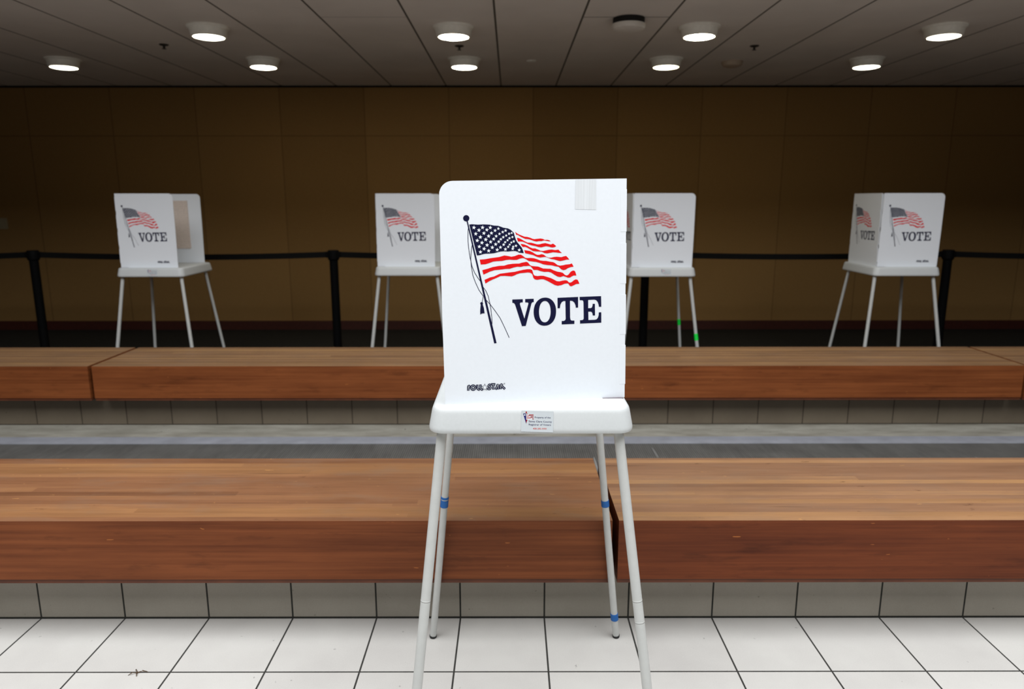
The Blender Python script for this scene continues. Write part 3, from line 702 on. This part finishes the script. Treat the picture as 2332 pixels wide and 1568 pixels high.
# ------------------------------------------------------------------ belt barrier
PY = 21.5; PZ = 3.43
def stanchion(x, label, xr, xl=None):
    t = thing('stanchion', label, 'stanchion', (x, PY, 0), 'black belt stanchions along the back')
    bm = bmesh.new(); lathe(bm, [(.58, 0), (.58, .03), (.54, .06), (.2, .11), (.125, .14)]); obj('base', bm, M['post'], t, smooth=True)
    bm = bmesh.new(); lathe(bm, [(.125, .13), (.125, PZ - .26)]); obj('post', bm, M['post'], t, smooth=True)
    bm = bmesh.new(); lathe(bm, [(.13, PZ - .30), (.165, PZ - .26), (.165, PZ - .03), (.15, PZ)])
    box(bm, (-.21, -.06, PZ - .22), (.21, .06, PZ - .04))
    obj('belt_head', bm, M['post'], t, smooth=True)
    for x1, nm in ((xr, 'belt'), (xl, 'belt')):
        if x1 is None: continue
        bm = bmesh.new(); n = 16; a0 = .2 if x1 > x else -.2
        d = x1 - x
        vs = []
        for i in range(n + 1):
            u = i / n; xx = a0 + (d - 2 * a0) * u if abs(x1) < XW - .5 else a0 + (d - a0) * u
            sag = -.075 * 4 * u * (1 - u)
            tw = .012 * math.sin(u * PI)
            vs.append([bm.verts.new((xx, -.006 + tw, PZ - .215 + sag)), bm.verts.new((xx, -.006 - tw, PZ - .045 + sag)), bm.verts.new((xx, .006 - tw, PZ - .045 + sag)), bm.verts.new((xx, .006 + tw, PZ - .215 + sag))])
        for p, q in zip(vs, vs[1:]):
            for j in range(4): bm.faces.new((p[j], q[j], q[(j+1) % 4], p[(j+1) % 4]))
        bm.faces.new(list(reversed(vs[0]))); bm.faces.new(vs[-1])
        bmesh.ops.recalc_face_normals(bm, faces=bm.faces)
        obj(nm, bm, M['belt'], t)
    return t
stanchion(-14.25, 'black belt stanchion nearest the left edge, left of the far left booth', -5.30, -XW)
stanchion(-5.30, 'black belt stanchion between the two left background booths', 4.02)
stanchion(4.02, 'black belt stanchion behind the booth with green tape', 13.05)
stanchion(13.05, 'black belt stanchion beside the far right booth', XW)

# ------------------------------------------------------------------ ceiling fittings
def ceiling_lamp(x, y, label, gm):
    t = thing('ceiling_lamp', label, 'ceiling lamp', (x, y, HC), 'round ceiling lamps')
    bm = bmesh.new(); n = 40
    lathe(bm, [(.49, 0), (.49, -.03), (.475, -.045), (.44, -.06), (.415, -.20), (.40, -.235), (.36, -.24), (.36, -.22)], n)
    obj('housing', bm, M['housing'], t, smooth=True)
    bm = bmesh.new(); lathe(bm, [(.355, -.225), (.355, -.238), (.30, -.255), (.18, -.265), (.02, -.268)], n)
    obj('diffuser', bm, gm, t, smooth=True)
    return t
near = [(-7.236, 'leftmost', 'glow_dim'), (-1.374, 'second from left', 'glow'), (4.515, 'third from left', 'glow'), (10.382, 'rightmost', 'glow_dim')]
for x, w, g in near:
    ceiling_lamp(x, 18.3, 'lit round white ceiling lamp, %s of the four in the nearer row' % w, M[g])
for x, w, g in ((-13.149, 'leftmost', 'glow_dim'), (-7.277, 'second from left', 'glow'), (-1.373, 'middle one', 'glow'), (4.562, 'fourth from left', 'glow_yellow'), (10.467, 'rightmost', 'glow_dim')):
    ceiling_lamp(x, 22.3, 'lit round ceiling lamp, %s of the five in the farther row' % w, M[g])

t = thing('smoke_detector', 'white domed smoke detector on a black base at the ceiling cross joint', 'smoke detector', (2.69, 17.5, HC))
bm = bmesh.new(); lathe(bm, [(.36, 0), (.36, -.13)], 32); obj('base', bm, M['detector_dark'], t, smooth=True)
bm = bmesh.new(); lathe(bm, [(.38, -.13), (.385, -.16), (.36, -.23), (.26, -.265), (.1, -.28), (.02, -.282)], 32); obj('cover', bm, M['detector'], t, smooth=True)
bm = bmesh.new(); lathe(bm, [(.31, 0), (.31, -.05), (.27, -.13), (.15, -.17), (.02, -.18)], 28)
tag(obj('smoke_detector', bm, M['detector_tan'], loc=(6.62, 22.7, HC), smooth=True), 'faint tan domed detector on the ceiling right of the yellowish lamp', 'smoke detector')
bm = bmesh.new(); lathe(bm, [(.14, 0), (.14, -.02), (.11, -.035), (.02, -.04)], 24)
tag(obj('ceiling_cover_disc', bm, M['housing'], loc=(.606, 22.55, HC), smooth=True), 'small flat cover disc on the ceiling between middle and yellowish lamps', 'cover disc')
for x, y, lb in ((-9.226, 20.27, 'small dark ceiling sprinkler below the leftmost lamp of the nearer row'), (-1.385, 20.45, 'small dark ceiling sprinkler between the two middle lamps'), (6.542, 20.46, 'small dark ceiling sprinkler right of the lamps, near the tan detector')):
    t = thing('ceiling_sprinkler', lb, 'sprinkler', (x, y, HC), 'ceiling sprinklers')
    bm = bmesh.new(); lathe(bm, [(.12, 0), (.12, -.015), (.09, -.03), (.045, -.035)], 24); obj('escutcheon', bm, M['sprinkler'], t, smooth=True)
    bm = bmesh.new(); lathe(bm, [(.035, -.03), (.03, -.09), (.02, -.10), (.055, -.105), (.055, -.115)], 16); obj('nozzle', bm, M['sprinkler'], t, smooth=True)

t = thing('wall_plate', 'pale rectangular wall plate on the brown back wall at the left edge', 'wall plate', (-19.25, YB - .0, 4.04))
bm = bmesh.new(); box(bm, (-.36, -.03, -.2), (.36, 0, .2)); obj('cover_plate', bm, M['plate'], t, bevel=.012)
bm = bmesh.new(); box(bm, (-.2, -.05, -.09), (-.06, -.03, .09)); box(bm, (.06, -.05, -.09), (.2, -.03, .09)); obj('rocker', bm, M['plate'], t, bevel=.008)

# dry leaf bit lying on the floor tiles
bm = bmesh.new()
for a, l in ((.2, .10), (2.3, .07), (3.6, .09), (5.0, .06)):
    d = Vector((math.cos(a), math.sin(a), 0)); nrm = Vector((-d.y, d.x, 0)) * .006
    m = d * l * .5 + Vector((0, 0, .02)); e_ = d * l + Vector((0, 0, .004))
    b0 = Vector((0, 0, .004))
    for p, q in ((b0, m), (m, e_)):
        vs = [bm.verts.new(p + nrm), bm.verts.new(p - nrm), bm.verts.new(q - nrm * .6), bm.verts.new(q + nrm * .6), bm.verts.new(p + Vector((0, 0, .012)))]
        bm.faces.new((vs[0], vs[1], vs[2], vs[3])); bm.faces.new((vs[0], vs[3], vs[4])); bm.faces.new((vs[1], vs[4], vs[2]))
tag(obj('dry_twig', bm, plain('twig_brown', srgb(86, 66, 46), .8), loc=(-3.945, 6.74, 0)), 'tiny dry twig scrap lying on the white floor tiles at lower left', 'twig')

# ------------------------------------------------------------------ light
def area(name, loc, sx, sy, power, color, rot=(0, 0, 0)):
    l = bpy.data.lights.new(name, 'AREA'); l.shape = 'RECTANGLE'; l.size = sx * S; l.size_y = sy * S; l.energy = power; l.color = color
    o = bpy.data.objects.new(name, l); COL.objects.link(o); o.location = Vector(loc) * S; o.rotation_euler = rot
    return o
area('skylight', (0, SKY_Y, HA - .3), *SKY_SIZE, SKY_POWER, (.96, .98, 1.0))
w = bpy.data.worlds.new('World'); scene.world = w; w.use_nodes = True
w.node_tree.nodes['Background'].inputs[0].default_value = (.5, .5, .5, 1)
w.node_tree.nodes['Background'].inputs[1].default_value = .05

# ------------------------------------------------------------------ camera
cam = bpy.data.cameras.new('Camera'); co = bpy.data.objects.new('Camera', cam); COL.objects.link(co)
F, PITCH, YAW, ROLL, H = 1633.0, .1985, .00118, -.00062, 4.888
cam.sensor_width = 36.0; cam.lens = F / 2332 * 36
c, s = math.cos(YAW), math.sin(YAW); cp, sp = math.cos(PITCH), math.sin(PITCH)
rt = Vector((c, -s, 0)); fw = Vector((s * cp, c * cp, -sp)); up = Vector((s * sp, c * sp, cp))
r2 = rt * math.cos(ROLL) + up * math.sin(ROLL); u2 = up * math.cos(ROLL) - rt * math.sin(ROLL)
mt = Matrix((r2, u2, -fw)).transposed().to_4x4(); mt.translation = Vector((0, 0, H * S))
co.matrix_world = mt
cam.clip_start = .05; cam.clip_end = 60
cam.dof.use_dof = True; cam.dof.focus_distance = 6.1 * S; cam.dof.aperture_fstop = 3.6
scene.camera = co

scene.view_settings.view_transform = 'Standard'
scene.view_settings.look = 'None'
scene.view_settings.exposure = EXPO
scene.cycles.use_denoising = True
scene.cycles.max_bounces = 10
scene.cycles.diffuse_bounces = 6
